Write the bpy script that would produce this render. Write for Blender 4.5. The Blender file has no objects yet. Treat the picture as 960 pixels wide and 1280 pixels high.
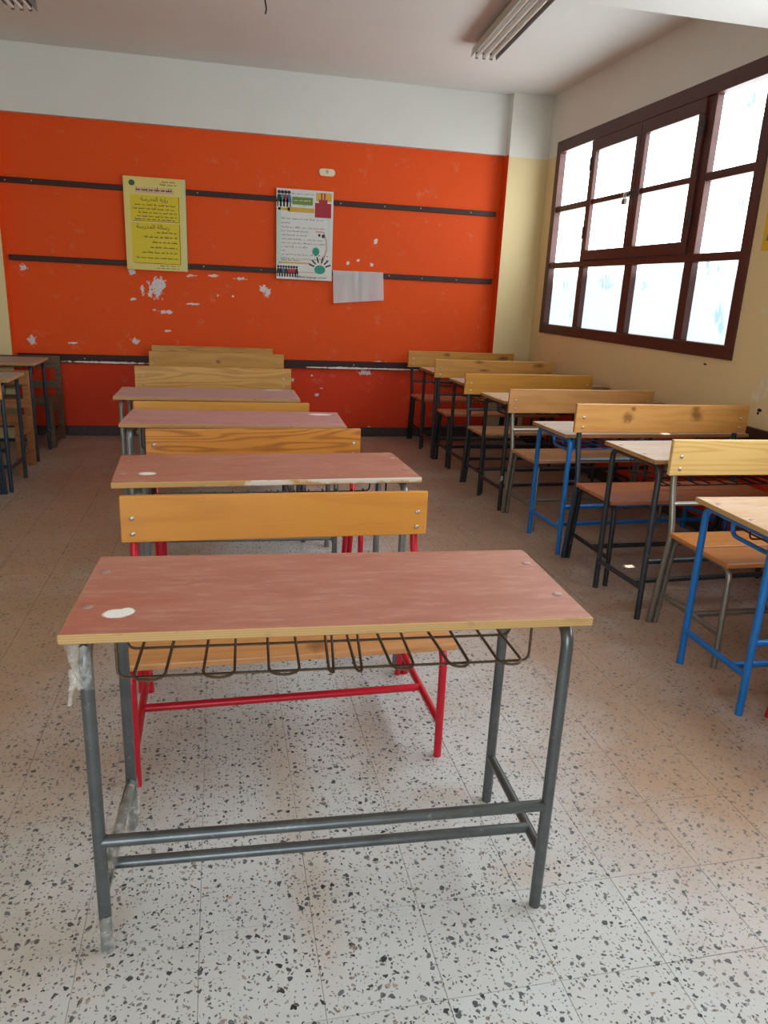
import bpy, bmesh, math, random
from mathutils import Vector, Matrix
random.seed(7)
C = bpy.context.scene.collection
SC = bpy.context.scene

# ------------------------------------------------------------------ camera, world, lamps, exposure
RW, D, H = 3.0836, 7.3454, 3.223          # right wall, back wall, ceiling
XL, YF = -3.05, -1.75                     # left wall, front wall
cam_d = bpy.data.cameras.new('camera')
cam = bpy.data.objects.new('camera', cam_d)
C.objects.link(cam)
r = (0.976641, -0.210255, 0.044337); u = (0.018438, 0.287574, 0.957581); f = (0.214087, 0.934395, -0.284733)
cam.matrix_world = Matrix(((r[0], u[0], -f[0], 0), (r[1], u[1], -f[1], 0), (r[2], u[2], -f[2], 1.41867), (0, 0, 0, 1)))
cam_d.sensor_fit = 'VERTICAL'; cam_d.sensor_height = 36; cam_d.lens = 925.03 / 1280 * 36
cam_d.clip_start = 0.05
SC.camera = cam
SC.view_settings.view_transform = 'Standard'
SC.view_settings.look = 'None'
SC.view_settings.gamma = 1
SC.view_settings.use_curve_mapping = False
SC.view_settings.exposure = 0.08

world = bpy.data.worlds.new('world'); SC.world = world; world.use_nodes = True
wn = world.node_tree; wn.nodes.clear()
wo = wn.nodes.new('ShaderNodeOutputWorld'); wb = wn.nodes.new('ShaderNodeBackground'); sk = wn.nodes.new('ShaderNodeTexSky')
sk.sky_type = 'NISHITA'; sk.sun_disc = False; sk.sun_elevation = math.radians(64); sk.sun_rotation = math.radians(51)
wb.inputs['Strength'].default_value = 0.35
wn.links.new(sk.outputs[0], wb.inputs[0]); wn.links.new(wb.outputs[0], wo.inputs[0])

def lamp(name, kind, loc, energy, color, direction=None, **kw):
    d = bpy.data.lights.new(name, kind); d.energy = energy; d.color = color
    for k, v in kw.items(): setattr(d, k, v)
    o = bpy.data.objects.new(name, d); C.objects.link(o); o.location = loc
    if direction: o.rotation_euler = Vector(direction).to_track_quat('-Z', 'Y').to_euler()
    return o
lamp('sun', 'SUN', (6, 5, 7), 9.0, (1, .95, .86), (-.37, -.30, -1.0), angle=.009)
# daylight falling in through the second window and the open doorway at the front of the room
lamp('window_daylight', 'AREA', (RW - .06, 1.75, 1.95), 64, (.84, .93, 1), (-1, 0, .12), shape='RECTANGLE', size=2.7, size_y=1.5)
lamp('door_daylight', 'AREA', (-.6, YF + .06, 1.35), 60, (.86, .94, 1), (0, 1, .2), shape='RECTANGLE', size=2.2, size_y=2.0)

# ------------------------------------------------------------------ materials
def lin(c):
    return tuple(((v / 255) / 12.92 if v <= 10 else ((v / 255 + .055) / 1.055) ** 2.4) for v in c) + (1,)
class NT:
    def __init__(s, name):
        s.m = bpy.data.materials.new(name); s.m.use_nodes = True; s.t = s.m.node_tree; s.t.nodes.clear()
        s.out = s.n('ShaderNodeOutputMaterial'); s.b = s.n('ShaderNodeBsdfPrincipled'); s.l(s.b.outputs[0], s.out.inputs[0])
        s.b.inputs['Specular IOR Level'].default_value = .4
    def n(s, t, **kw):
        x = s.t.nodes.new(t)
        for k, v in kw.items(): setattr(x, k, v)
        return x
    def l(s, a, b): s.t.links.new(a, b)
    def math(s, op, a, b=None, c=None):
        x = s.n('ShaderNodeMath', operation=op)
        for i, v in enumerate((a, b, c)):
            if v is None: continue
            if isinstance(v, (int, float)): x.inputs[i].default_value = v
            else: s.l(v, x.inputs[i])
        return x.outputs[0]
    def vmath(s, op, a, b=None):
        x = s.n('ShaderNodeVectorMath', operation=op)
        for i, v in enumerate((a, b)):
            if v is None: continue
            if isinstance(v, tuple): x.inputs[i].default_value = v
            else: s.l(v, x.inputs[i])
        return x.outputs['Value' if op in ('LENGTH', 'DOT_PRODUCT') else 'Vector']
    def mix(s, fac, a, b, kind='MIX'):
        x = s.n('ShaderNodeMix', data_type='RGBA', blend_type=kind)
        for i, v in ((0, fac), (6, a), (7, b)):
            if isinstance(v, (int, float, tuple)): x.inputs[i].default_value = v
            else: s.l(v, x.inputs[i])
        return x.outputs[2]
    def noise(s, vec, scale, detail=3, rough=.5):
        x = s.n('ShaderNodeTexNoise'); x.inputs['Scale'].default_value = scale; x.inputs['Detail'].default_value = detail
        x.inputs['Roughness'].default_value = rough
        if vec is not None: s.l(vec, x.inputs['Vector'])
        return x.outputs[0]
    def step(s, v, lo, hi):
        x = s.n('ShaderNodeMapRange'); x.inputs[1].default_value = lo; x.inputs[2].default_value = hi; x.clamp = True
        s.l(v, x.inputs[0]); return x.outputs[0]
    def pos(s): return s.n('ShaderNodeNewGeometry').outputs['Position']
    def objc(s): return s.n('ShaderNodeTexCoord').outputs['Object']
    def rnd(s): return s.n('ShaderNodeObjectInfo').outputs['Random']
    def blobs(s, vec, lst, amp=.45, nscale=14, soft=.12):
        """mask of ragged patches: lst of (centre, radii)"""
        nz = s.math('MULTIPLY', s.math('SUBTRACT', s.noise(vec, nscale, 4, .65), .5), amp * 4)
        cur = None
        for c, rad in lst:
            v = s.vmath('MULTIPLY', s.vmath('SUBTRACT', vec, tuple(c)), tuple(1 / q for q in rad))
            d = s.vmath('LENGTH', v)
            cur = d if cur is None else s.math('MINIMUM', cur, d)
        return s.step(s.math('ADD', cur, nz), 1 + soft, 1 - soft)
    def bump(s, h, strength=.2, dist=.002):
        x = s.n('ShaderNodeBump'); x.inputs['Strength'].default_value = strength; x.inputs['Distance'].default_value = dist
        s.l(h, x.inputs['Height']); s.l(x.outputs[0], s.b.inputs['Normal'])
    def col(s, c):
        if isinstance(c, tuple): s.b.inputs['Base Color'].default_value = c
        else: s.l(c, s.b.inputs['Base Color'])
    def rough(s, v):
        if isinstance(v, (int, float)): s.b.inputs['Roughness'].default_value = v
        else: s.l(v, s.b.inputs['Roughness'])

def plain(name, c, rough=.5, metal=0, wear=None, nscale=30, amount=.25, coat=0):
    t = NT(name); p = t.objc()
    nz = t.noise(p, nscale, 4, .6)
    base = lin(c)
    dark = tuple(v * (1 - amount) for v in base[:3]) + (1,)
    k = t.mix(nz, dark, tuple(min(1, v * (1 + amount * .6)) for v in base[:3]) + (1,))
    if wear:
        k = t.mix(t.step(t.noise(p, 55, 5, .7), .60, .70), k, lin(wear))
    t.col(k); t.rough(rough); t.b.inputs['Metallic'].default_value = metal
    if coat: t.b.inputs['Coat Weight'].default_value = coat; t.b.inputs['Coat Roughness'].default_value = .12
    return t.m

def wood(name, light, dark, grain=.55, knots=(), rough=.42, stains=(), stain_col=(240, 238, 232), bands=9, along='X', coat=.15):
    t = NT(name); p = t.objc()
    off = t.n('ShaderNodeCombineXYZ')
    q = t.math('MULTIPLY', t.rnd(), 23.0)
    t.l(q, off.inputs[0]); t.l(t.math('MULTIPLY', q, 1.7), off.inputs[1]); t.l(q, off.inputs[2])
    v = t.vmath('ADD', p, off.outputs[0])
    sc = {'X': (.55, 5.5, 5.5), 'Z': (5.5, 5.5, .55), 'Y': (5.5, .55, 5.5)}[along]
    v2 = t.vmath('MULTIPLY', v, sc)
    low = t.noise(v2, 1.3, 2, .5)                      # growth rings: contours of a stretched noise
    ring = t.math('SINE', t.math('MULTIPLY', low, bands * 6.283))
    ring = t.step(ring, -.2, 1.0)
    fine = t.noise(t.vmath('MULTIPLY', v, tuple(s * 9 for s in sc)), 2.2, 3, .6)
    fac = t.math('ADD', t.math('MULTIPLY', ring, grain), t.math('MULTIPLY', t.math('SUBTRACT', fine, .5), .75))
    k = t.mix(t.step(fac, 0, 1.25), lin(light), lin(dark))
    k = t.mix(t.math('MULTIPLY', t.noise(v, 3.0, 2), .22), k, lin(dark))
    if knots:
        m = t.blobs(p, knots, .5, 45, .5)
        k = t.mix(t.math('MULTIPLY', m, .68), k, lin((96, 48, 16)))
    if stains:
        k = t.mix(t.blobs(p, stains, .16, 30, .1), k, lin(stain_col))
    t.col(k); t.rough(rough); t.bump(fine, .12, .001)
    t.b.inputs['Coat Weight'].default_value = coat; t.b.inputs['Coat Roughness'].default_value = .25
    return t.m

def top_mat(name, c, worn, scratch, stains=(), red=()):
    """painted plywood desk top, rubbed through in streaks"""
    t = NT(name); p = t.objc()
    off = t.n('ShaderNodeCombineXYZ'); t.l(t.math('MULTIPLY', t.rnd(), 31.0), off.inputs[0])
    v = t.vmath('MULTIPLY', t.vmath('ADD', p, off.outputs[0]), (1, 4, 4))
    a = t.noise(v, 3.5, 6, .62); b = t.noise(v, 14, 4, .6)
    k = t.mix(t.step(a, .38, .62), lin(c), lin(worn))
    k = t.mix(t.math('MULTIPLY', t.step(b, .52, .72), .45), k, lin(scratch))
    k = t.mix(t.math('MULTIPLY', t.step(t.noise(t.vmath('MULTIPLY', p, (6, 40, 40)), 3, 3, .7), .60, .75), .30), k, lin((118, 60, 48)))
    if red: k = t.mix(t.math('MULTIPLY', t.blobs(p, red, .45, 12, .4), .32), k, lin((168, 70, 46)))
    if stains: k = t.mix(t.blobs(p, stains, .12, 22, .12), k, lin((236, 232, 224)))
    t.col(k); t.rough(t.math('ADD', .36, t.math('MULTIPLY', a, .22))); t.bump(b, .06, .001)
    return t.m

def edge_mat(name, c, dark, chips=None):
    """plywood edge: thin plies"""
    t = NT(name); p = t.objc()
    sx = t.n('ShaderNodeSeparateXYZ'); t.l(p, sx.inputs[0])
    ply = t.step(t.math('SINE', t.math('MULTIPLY', sx.outputs[2], 1300)), -.3, .7)
    k = t.mix(t.math('MULTIPLY', ply, .35), lin(c), lin(dark))
    k = t.mix(t.step(t.noise(t.vmath('MULTIPLY', p, (1, 1, 3)), 9, 4, .6), .55, .75), k, lin(dark))
    if chips: k = t.mix(t.blobs(p, chips, .5, 30, .2), k, lin((205, 196, 184)))
    t.col(k); t.rough(.6); return t.m

# floor: terrazzo with dark chips and trodden-in brown dust
def terrazzo():
    t = NT('terrazzo'); p = t.pos()
    flat = t.vmath('MULTIPLY', p, (1, 1, 0))
    warp = t.n('ShaderNodeTexNoise'); warp.inputs['Scale'].default_value = 70; warp.inputs['Detail'].default_value = 2
    t.l(flat, warp.inputs['Vector'])
    wv = t.vmath('ADD', flat, t.vmath('MULTIPLY', t.vmath('SUBTRACT', warp.outputs['Color'], (.5, .5, .5)), (.020, .020, 0)))
    k = t.mix(t.noise(flat, 2.2, 4, .6), lin((184, 183, 181)), lin((210, 210, 209)))
    tile = t.n('ShaderNodeTexWhiteNoise'); 
    cell = t.vmath('FLOOR', t.vmath('MULTIPLY', t.vmath('SUBTRACT', flat, (-.067, 1.1315, 0)), (1 / .2565, 1 / .2565, 0)))
    t.l(cell, tile.inputs['Vector'])
    k = t.mix(t.math('MULTIPLY', tile.outputs['Value'], .22), k, lin((184, 176, 166)))
    # dust: settled along the aisles and under the rows; far brown also paints in orange-wall reflection
    d = t.blobs(flat, [((1.55, 3.9, 0), (.75, 1.9, 1)), ((-.9, 4.6, 0), (.85, 2.2, 1)), ((.9, 6.9, 0), (3.2, 1.9, 1)), ((2.3, 5.2, 0), (1.2, 2.6, 1)), ((2.15, 2.5, 0), (.9, .75, 1)), ((1.45, 2.75, 0), (.35, .9, 1)), ((1.5, 2.0, 0), (.42, .8, 1)), ((-.8, 3.0, 0), (.4, .9, 1))], .38, 2.2, .55)
    e = t.blobs(flat, [((.18, 1.86, 0), (.07, .34, 1)), ((.46, 2.1, 0), (.07, .3, 1)), ((-.5, 2.0, 0), (.3, .3, 1)), ((-.45, 1.4, 0), (.16, .16, 1)), ((.2, 1.46, 0), (.05, .2, 1)), ((.75, 1.45, 0), (.1, .05, 1)), ((.62, 1.78, 0), (.09, .04, 1)), ((1.5, 1.75, 0), (.2, .45, 1)), ((-.85, 2.9, 0), (.35, 1.0, 1))], .5, 5, .6)
    haze = t.noise(flat, 1.7, 5, .65)
    k = t.mix(t.math('MULTIPLY', d, t.math('ADD', .60, t.math('MULTIPLY', haze, .45))), k, lin((172, 130, 98)))
    k = t.mix(t.math('MULTIPLY', e, .36), k, lin((178, 146, 112)))
    k = t.mix(t.math('MULTIPLY', t.step(haze, .5, .75), .22), k, lin((172, 158, 144)))
    for scale, keep, size, ramp in ((48, .50, .33, ((42, 45, 48), (112, 112, 112))), (98, .24, .36, ((62, 63, 65), (142, 140, 138))), (70, .88, .36, ((120, 98, 84), (170, 154, 140)))):
        vo = t.n('ShaderNodeTexVoronoi', voronoi_dimensions='2D', distance='EUCLIDEAN'); vo.inputs['Scale'].default_value = scale
        t.l(wv, vo.inputs['Vector'])
        sp = t.n('ShaderNodeSeparateColor'); t.l(vo.outputs['Color'], sp.inputs[0])
        lim = t.math('MULTIPLY', t.step(sp.outputs[0], keep, 1.0), size)
        m = t.step(t.math('SUBTRACT', lim, vo.outputs['Distance']), .0, .03)
        k = t.mix(t.math('MULTIPLY', m, t.math('SUBTRACT', 1.0, t.math('MULTIPLY', d, .35))), k, t.mix(sp.outputs[1], lin(ramp[0]), lin(ramp[1])))
    t.col(k); t.rough(t.math('ADD', .32, t.math('MULTIPLY', haze, .3)))
    return t.m

def wall_paint(name, zones, chips=(), chip_col=(236, 228, 230), marks=(), soft=.004):
    """zones: [(colour, top z)] from the floor up, in world height"""
    t = NT(name); p = t.pos()
    sx = t.n('ShaderNodeSeparateXYZ'); t.l(p, sx.inputs[0])
    wob = t.math('MULTIPLY', t.math('SUBTRACT', t.noise(p, 2.5, 2), .5), .012)
    z = t.math('ADD', sx.outputs[2], wob)
    big = t.noise(p, 1.3, 5, .6); fine = t.noise(p, 60, 3, .6)
    k = None
    for c, top in zones:
        b = lin(c)
        cc = t.mix(t.math('MULTIPLY', t.step(big, .35, .7), .35), b, tuple(v * .86 for v in b[:3]) + (1,))
        k = cc if k is None else t.mix(t.step(z, prev, prev + soft), k, cc)
        prev = top
    k = t.mix(t.math('MULTIPLY', t.step(t.noise(p, 7, 5, .7), .60, .72), .16), k, lin((226, 180, 150)))
    if chips:
        m = t.blobs(p, chips, .95, 30, .08)
        k = t.mix(m, k, t.mix(t.noise(p, 40, 3), lin(chip_col), lin(tuple(v - 45 for v in chip_col))))
    if marks: k = t.mix(t.blobs(p, marks, .3, 40, .15), k, lin((36, 28, 24)))
    t.b.inputs['Specular IOR Level'].default_value = .2
    t.col(k); t.rough(.6); t.bump(t.math('ADD', fine, t.math('MULTIPLY', big, 2.0)), .10, .004)
    return t.m

ORANGE, ORANGE_LOW = (228, 82, 24), (216, 62, 28)
chips_w = [(-0.54,1.365,0.06,0.075),(-0.60,1.33,0.02,0.05),(-0.48,1.39,0.02,0.04),(-1.661,1.490,0.026,0.024),(-1.642,0.863,0.026,0.042),(-1.288,0.849,0.043,0.009),(-0.023,1.491,0.054,0.012),(0.217,1.477,0.048,0.012),(0.414,1.395,0.04,0.034),(0.46,1.36,.03,.03),(-0.234,1.233,0.061,0.009),(-0.469,1.152,0.039,0.016),(-0.458,0.983,0.032,0.009),(-0.747,0.883,0.035,0.024),(-0.752,1.487,0.031,0.021),(-0.753,1.254,0.021,0.011),(1.315,1.693,0.017,0.014),(1.219,1.666,0.015,0.014),(1.452,1.663,0.014,0.016),(1.483,1.871,0.016,0.025),(-0.666,1.338,0.016,0.039),(0.003,1.314,0.011,0.011),(-0.234,1.484,0.039,0.011),(0.142,1.316,0.009,0.009),(-0.575,1.166,0.014,0.009),(1.429,0.639,0.061,0.020),(1.645,0.690,0.062,0.012),(0.946,0.409,0.018,0.012),(0.984,0.475,0.014,0.006),(0.889,0.598,0.014,0.008),(0.706,0.556,0.014,0.014),(1.484,0.097,0.021,0.006),(1.551,0.747,0.061,0.008)]
M = {}
M['floor'] = terrazzo()
M['grout'] = plain('grout', (146, 139, 131), .9)
M['orange'] = wall_paint('orange_paint', [(ORANGE_LOW, .72), (ORANGE, 9)], [((x, D, z), (a, .5, b)) for x, z, a, b in chips_w])
M['white_wall'] = wall_paint('white_distemper', [((222, 222, 217), 9)])
M['pillar'] = wall_paint('cream_paint', [((226, 206, 158), 2.685), ((224, 222, 213), 9)])
M['right_wall'] = wall_paint('cream_wall_paint', [(ORANGE_LOW, .735), ((226, 202, 156), 2.685), ((222, 218, 210), 9)],
    [((RW, 3.72, 1.00), (.5, .06, .05)), ((RW, 3.80, .93), (.5, .05, .03)), ((RW, 3.86, 1.42), (.5, .03, .015)), ((RW, 3.65, 1.15), (.5, .05, .07))], (244, 228, 196),
    [((RW, 3.756, .853), (.5, .020, .010)), ((RW, 3.763, .834), (.5, .010, .008)), ((RW, 4.33, 1.062), (.5, .016, .006))])
M['ceiling'] = wall_paint('ceiling_paint', [((224, 222, 217), 9)])
M['rail'] = wood('dark_rail_paint', (58, 26, 22), (38, 17, 15), .3, rough=.55, coat=0)
M['dado'] = (lambda: (lambda t: (t.col(t.mix(t.blobs(t.pos(), [((x, D - .02, .682), (w, .3, h)) for x, w, h in ((-1.0, .35, .009), (-.5, .2, .008), (1.25, .26, .010), (1.7, .3, .007), (.95, .12, .006))], .5, 22, .15), lin((54, 24, 22)), lin((226, 216, 206)))), t.rough(.55), t.m)[2])(NT('dado_paint')))()
M['baseboard'] = plain('dark_speckled_skirting', (70, 56, 54), .5, wear=(150, 134, 124), nscale=60, amount=.5)
M['nail'] = plain('nail_steel', (190, 186, 178), .35, .8)
M['window_wood'] = wood('window_wood', (82, 42, 35), (56, 27, 23), .35, rough=.45, coat=.05)
M['steel'] = plain('grey_steel_paint', (100, 103, 103), .3, .6, wear=(128, 126, 120), nscale=14, amount=.45)
M['light_steel'] = plain('light_grey_steel_paint', (132, 134, 134), .34, .5, wear=(104, 104, 100), nscale=14, amount=.35)
M['dark_steel'] = plain('charcoal_steel_paint', (62, 66, 70), .36, .45, wear=(106, 104, 100), nscale=22, amount=.3)
M['black_steel'] = plain('black_steel_paint', (46, 48, 50), .4, .3, wear=(90, 84, 78), nscale=22, amount=.3)
M['pale_steel'] = plain('bare_steel', (140, 136, 126), .34, .65, wear=(104, 96, 86), nscale=22, amount=.3)
M['blue'] = plain('blue_steel_paint', (28, 112, 186), .32, .1, wear=(36, 88, 140), nscale=20, amount=.25)
M['red'] = plain('red_steel_paint', (196, 24, 44), .34, .1, wear=(150, 30, 40), nscale=20, amount=.25)
M['navy'] = plain('slate_blue_steel_paint', (50, 64, 78), .36, .3, wear=(88, 96, 102), nscale=22, amount=.3)
M['wire'] = plain('rusty_wire', (98, 80, 62), .5, .5, wear=(66, 50, 40), nscale=60, amount=.3)
M['dark_wire'] = plain('dark_wire', (54, 52, 52), .45, .5, nscale=60)
M['bolt'] = plain('zinc_bolt', (196, 194, 186), .28, .85)
M['flatbolt'] = plain('painted_bolt', (178, 150, 138), .4, .4)
M['paper'] = plain('paper', (246, 248, 252), .6, nscale=6, amount=.04)
M['ivory'] = plain('ivory_plastic', (226, 216, 188), .35, nscale=6, amount=.05)
M['ink'] = plain('black_ink', (28, 26, 26), .6)
M['fixture'] = plain('fixture_enamel', (206, 202, 194), .4, nscale=8, amount=.1)
M['fixture_dark'] = plain('fixture_shade', (120, 114, 108), .5, nscale=8, amount=.2)
M['tube'] = plain('unlit_tube_glass', (226, 224, 216), .2, nscale=5, amount=.04)
def plastic_mat():
    t = NT('clear_plastic_film'); t.col(lin((226, 222, 212))); t.rough(.22); t.b.inputs['Specular IOR Level'].default_value = .6
    tr = t.n('ShaderNodeBsdfTransparent'); mx = t.n('ShaderNodeMixShader')
    t.l(t.math('ADD', .14, t.math('MULTIPLY', t.step(t.noise(t.objc(), 38, 3, .6), .42, .7), .38)), mx.inputs[0])
    t.l(tr.outputs[0], mx.inputs[1]); t.l(t.b.outputs[0], mx.inputs[2]); t.l(mx.outputs[0], t.out.inputs[0]); return t.m
M['plastic'] = plastic_mat()
def pane_mat():
    """whitewashed window glass, its daylight glow put in as emission, scrawled on in pale blue"""
    t = NT('whitewashed_glass'); p = t.pos()
    base = t.mix(t.step(t.noise(p, 1.1, 3, .5), .35, .65), (.80, .82, .84, 1), (.66, .76, .78, 1))
    sx = t.n('ShaderNodeSeparateXYZ'); t.l(p, sx.inputs[0])
    base = t.mix(t.step(t.noise(t.vmath('MULTIPLY', p, (1, 1.2, 4)), 2.3, 3, .5), .56, .62), base, (.62, .68, .70, 1))
    low = t.mix(t.noise(t.vmath('MULTIPLY', p, (1, 1, 3)), 1.6, 3), (.84, .93, .95, 1), (.70, .86, .90, 1))
    low = t.mix(1.0, low, (1 / PANE, 1 / PANE, 1 / PANE, 1), 'MULTIPLY')
    base = t.mix(t.step(t.math('ADD', sx.outputs[2], t.math('MULTIPLY', t.noise(p, 4, 3), .25)), 1.86, 1.72), base, low)
    strokes = t.step(t.noise(t.vmath('MULTIPLY', p, (1, 10, 2.5)), 5, 3, .6), .45, .60)
    patch = t.blobs(p, [((RW + .05, y, z), (.5, a, b)) for y, z, a, b in ((4.37, 2.60, .03, .06), (4.27, 2.02, .09, .05), (4.34, 1.37, .05, .07), (4.30, 1.30, .03, .09), (4.50, 1.66, .12, .035), (5.86, 1.58, .12, .06), (5.14, 2.55, .02, .03), (6.45, 2.07, .06, .05), (6.45, 1.31, .03, .05), (5.99, 1.96, .02, .05), (6.62, 1.55, .06, .05), (5.3, 1.55, .05, .03), (4.6, 2.33, .03, .02), (6.5, 2.45, .04, .06))], .4, 12, .3)
    m = t.math('MULTIPLY', t.step(t.math('MULTIPLY', strokes, patch), .1, .5), .985)
    c = t.mix(m, base, (.36 / PANE, .72 / PANE, .90 / PANE, 1))
    e = t.n('ShaderNodeEmission'); e.inputs[1].default_value = PANE
    t.l(c, e.inputs[0])
    t.rough(.3)
    ad = t.n('ShaderNodeAddShader'); t.l(e.outputs[0], ad.inputs[0]); t.l(t.b.outputs[0], ad.inputs[1]); t.l(ad.outputs[0], t.out.inputs[0])
    t.b.inputs['Base Color'].default_value = (.5, .5, .5, 1)
    return t.m
PANE = 7.5
M['pane'] = pane_mat()

# ------------------------------------------------------------------ mesh helpers
def obj(name, bm, mats, parent=None, smooth=False, **props):
    me = bpy.data.meshes.new(name)
    bmesh.ops.recalc_face_normals(bm, faces=bm.faces[:])
    bm.to_mesh(me); bm.free()
    for m in (mats if isinstance(mats, (list, tuple)) else [mats]): me.materials.append(M[m] if isinstance(m, str) else m)
    if smooth:
        me.shade_smooth()
        me.set_sharp_from_angle(angle=math.radians(40))
    o = bpy.data.objects.new(name, me); C.objects.link(o)
    if parent: o.parent = parent
    for k, v in props.items(): o[k] = v
    return o
def thing(name, label, cat, loc, rz=0, group=None):
    o = bpy.data.objects.new(name, None); C.objects.link(o); o.empty_display_size = .1
    o.location = loc; o.rotation_euler = (0, 0, rz); o['label'] = label; o['category'] = cat
    if group: o['group'] = group
    return o
def tag(o, label, cat, group=None):
    o['label'] = label; o['category'] = cat
    if group: o['group'] = group
    return o
def new(): return bmesh.new()
def box(bm, x0, x1, y0, y1, z0, z1, bev=0, mat=0):
    vs = [bm.verts.new((x, y, z)) for x in (x0, x1) for y in (y0, y1) for z in (z0, z1)]
    fs = [bm.faces.new([vs[i] for i in q]) for q in ((0, 1, 3, 2), (4, 6, 7, 5), (0, 4, 5, 1), (2, 3, 7, 6), (0, 2, 6, 4), (1, 5, 7, 3))]
    for q in fs: q.material_index = mat
    if bev:
        bmesh.ops.bevel(bm, geom=list({e for q in fs for e in q.edges}), offset=bev, segments=2, affect='EDGES', profile=.5, clamp_overlap=True)
    return fs
def fillet(pts, rad, k=4):
    pts = [Vector(p) for p in pts]; out = [pts[0]]
    for i in range(1, len(pts) - 1):
        a, b, c = pts[i - 1], pts[i], pts[i + 1]
        d1, d2 = (a - b), (c - b)
        R = min(rad, d1.length * .48, d2.length * .48)
        p0, p2 = b + d1.normalized() * R, b + d2.normalized() * R
        for j in range(k + 1):
            s = j / k
            out.append(p0 * (1 - s) ** 2 + b * 2 * s * (1 - s) + p2 * s * s)
    out.append(pts[-1]); return out
def tube(bm, pts, rad, n=10, bend=0, mat=0, closed=False):
    P = fillet(pts, bend) if bend else [Vector(p) for p in pts]
    t0 = (P[1] - P[0]).normalized()
    up = Vector((0, 0, 1)) if abs(t0.z) < .9 else Vector((1, 0, 0))
    nrm = (up - t0 * up.dot(t0)).normalized()
    rings = []
    for i, p in enumerate(P):
        if closed: t = (P[(i + 1) % len(P)] - P[i - 1]).normalized()
        else: t = (P[min(i + 1, len(P) - 1)] - P[max(i - 1, 0)]).normalized()
        nrm = (nrm - t * nrm.dot(t)).normalized(); bn = t.cross(nrm)
        rr = rad(i / max(1, len(P) - 1)) if callable(rad) else rad
        rings.append([bm.verts.new(p + (nrm * math.cos(a) + bn * math.sin(a)) * rr) for a in (2 * math.pi * j / n for j in range(n))])
    for a, b in zip(rings, rings[1:] + ([rings[0]] if closed else [])):
        for j in range(n):
            q = bm.faces.new((a[j], a[(j + 1) % n], b[(j + 1) % n], b[j])); q.material_index = mat
    if not closed:
        for rg in (rings[0], rings[-1]): bm.faces.new(rg).material_index = mat
def poly(bm, pts, mat=0, thick=None):
    """flat polygon, optionally extruded by the vector thick"""
    vs = [bm.verts.new(p) for p in pts]; q = bm.faces.new(vs); q.material_index = mat
    if thick is not None:
        g = bmesh.ops.extrude_face_region(bm, geom=[q])
        bmesh.ops.translate(bm, vec=thick, verts=[v for v in g['geom'] if isinstance(v, bmesh.types.BMVert)])
    return q
def dome(bm, c, axis, rad, h, n=12, mat=0):
    """bolt head: low rounded disc whose face looks along axis"""
    ax = Vector(axis).normalized(); s = ax.orthogonal().normalized(); b = ax.cross(s); c = Vector(c)
    prev = None
    for q, hh in ((1, 0), (1, .35), (.78, .8), (.4, 1)):
        ring = [bm.verts.new(c + (s * math.cos(2 * math.pi * j / n) + b * math.sin(2 * math.pi * j / n)) * rad * q + ax * h * hh) for j in range(n)]
        if prev:
            for j in range(n): bm.faces.new((prev[j], prev[(j + 1) % n], ring[(j + 1) % n], ring[j])).material_index = mat
        prev = ring
    bm.faces.new(prev).material_index = mat

# ------------------------------------------------------------------ the room
fl = new(); box(fl, XL - .2, RW + .25, YF - .2, D + .25, -.12, -.0035)
floor = obj('floor', fl, 'grout', kind='structure')
T = .2565; X0, Y0 = -.067, 1.1315
def tile_bm():
    bm = new(); a = T / 2 - .0005; c = .0007
    lo = [bm.verts.new((sx * a, sy * a, -.010)) for sx, sy in ((-1, -1), (1, -1), (1, 1), (-1, 1))]
    mi = [bm.verts.new((sx * a, sy * a, -.0008)) for sx, sy in ((-1, -1), (1, -1), (1, 1), (-1, 1))]
    to = [bm.verts.new((sx * (a - c), sy * (a - c), 0)) for sx, sy in ((-1, -1), (1, -1), (1, 1), (-1, 1))]
    for p, q in ((lo, mi), (mi, to)):
        for j in range(4): bm.faces.new((p[j], p[(j + 1) % 4], q[(j + 1) % 4], q[j]))
    bm.faces.new(to); return bm
cells = []
ix0, ix1 = int((XL - X0) / T) - 1, int((RW - X0) / T) + 1
iy0, iy1 = int((YF - Y0) / T) - 1, int((D - Y0) / T) + 1
for i in range(ix0, ix1 + 1):
    for j in range(iy0, iy1 + 1):
        cx, cy = X0 + (i + .5) * T, Y0 + (j + .5) * T
        if cx < XL or cx > RW or cy < YF or cy > D: continue
        v = Vector((cx, cy, -1.41867)); zc = v.dot(Vector(f))
        vis = zc > .2 and abs(v.dot(Vector(r)) / zc) < .60 and abs(v.dot(Vector(u)) / zc) < .80
        cells.append((0 if vis else 1, zc, cx, cy))
cells.sort()
proto = tile_bm(); me0 = None; rest = new()
for k, (h_, zc, cx, cy) in enumerate(cells):
    if k < 300:
        if me0 is None:
            o = obj('tile', proto, 'floor', floor); me0 = o.data
        else:
            o = bpy.data.objects.new('tile', me0); C.objects.link(o); o.parent = floor
        o.location = (cx, cy, random.uniform(-.0004, 0))
    else:
        a = T / 2 - .0005; z = random.uniform(-.0004, 0); cc = .0007
        lo = [rest.verts.new((cx + sx * a, cy + sy * a, -.004)) for sx, sy in ((-1, -1), (1, -1), (1, 1), (-1, 1))]
        mi = [rest.verts.new((cx + sx * a, cy + sy * a, z - .0008)) for sx, sy in ((-1, -1), (1, -1), (1, 1), (-1, 1))]
        to = [rest.verts.new((cx + sx * (a - cc), cy + sy * (a - cc), z)) for sx, sy in ((-1, -1), (1, -1), (1, 1), (-1, 1))]
        for p, q in ((lo, mi), (mi, to)):
            for j in range(4): rest.faces.new((p[j], p[(j + 1) % 4], q[(j + 1) % 4], q[j]))
        rest.faces.new(to)
obj('far_tiles', rest, 'floor', floor, kind='stuff')

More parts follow.
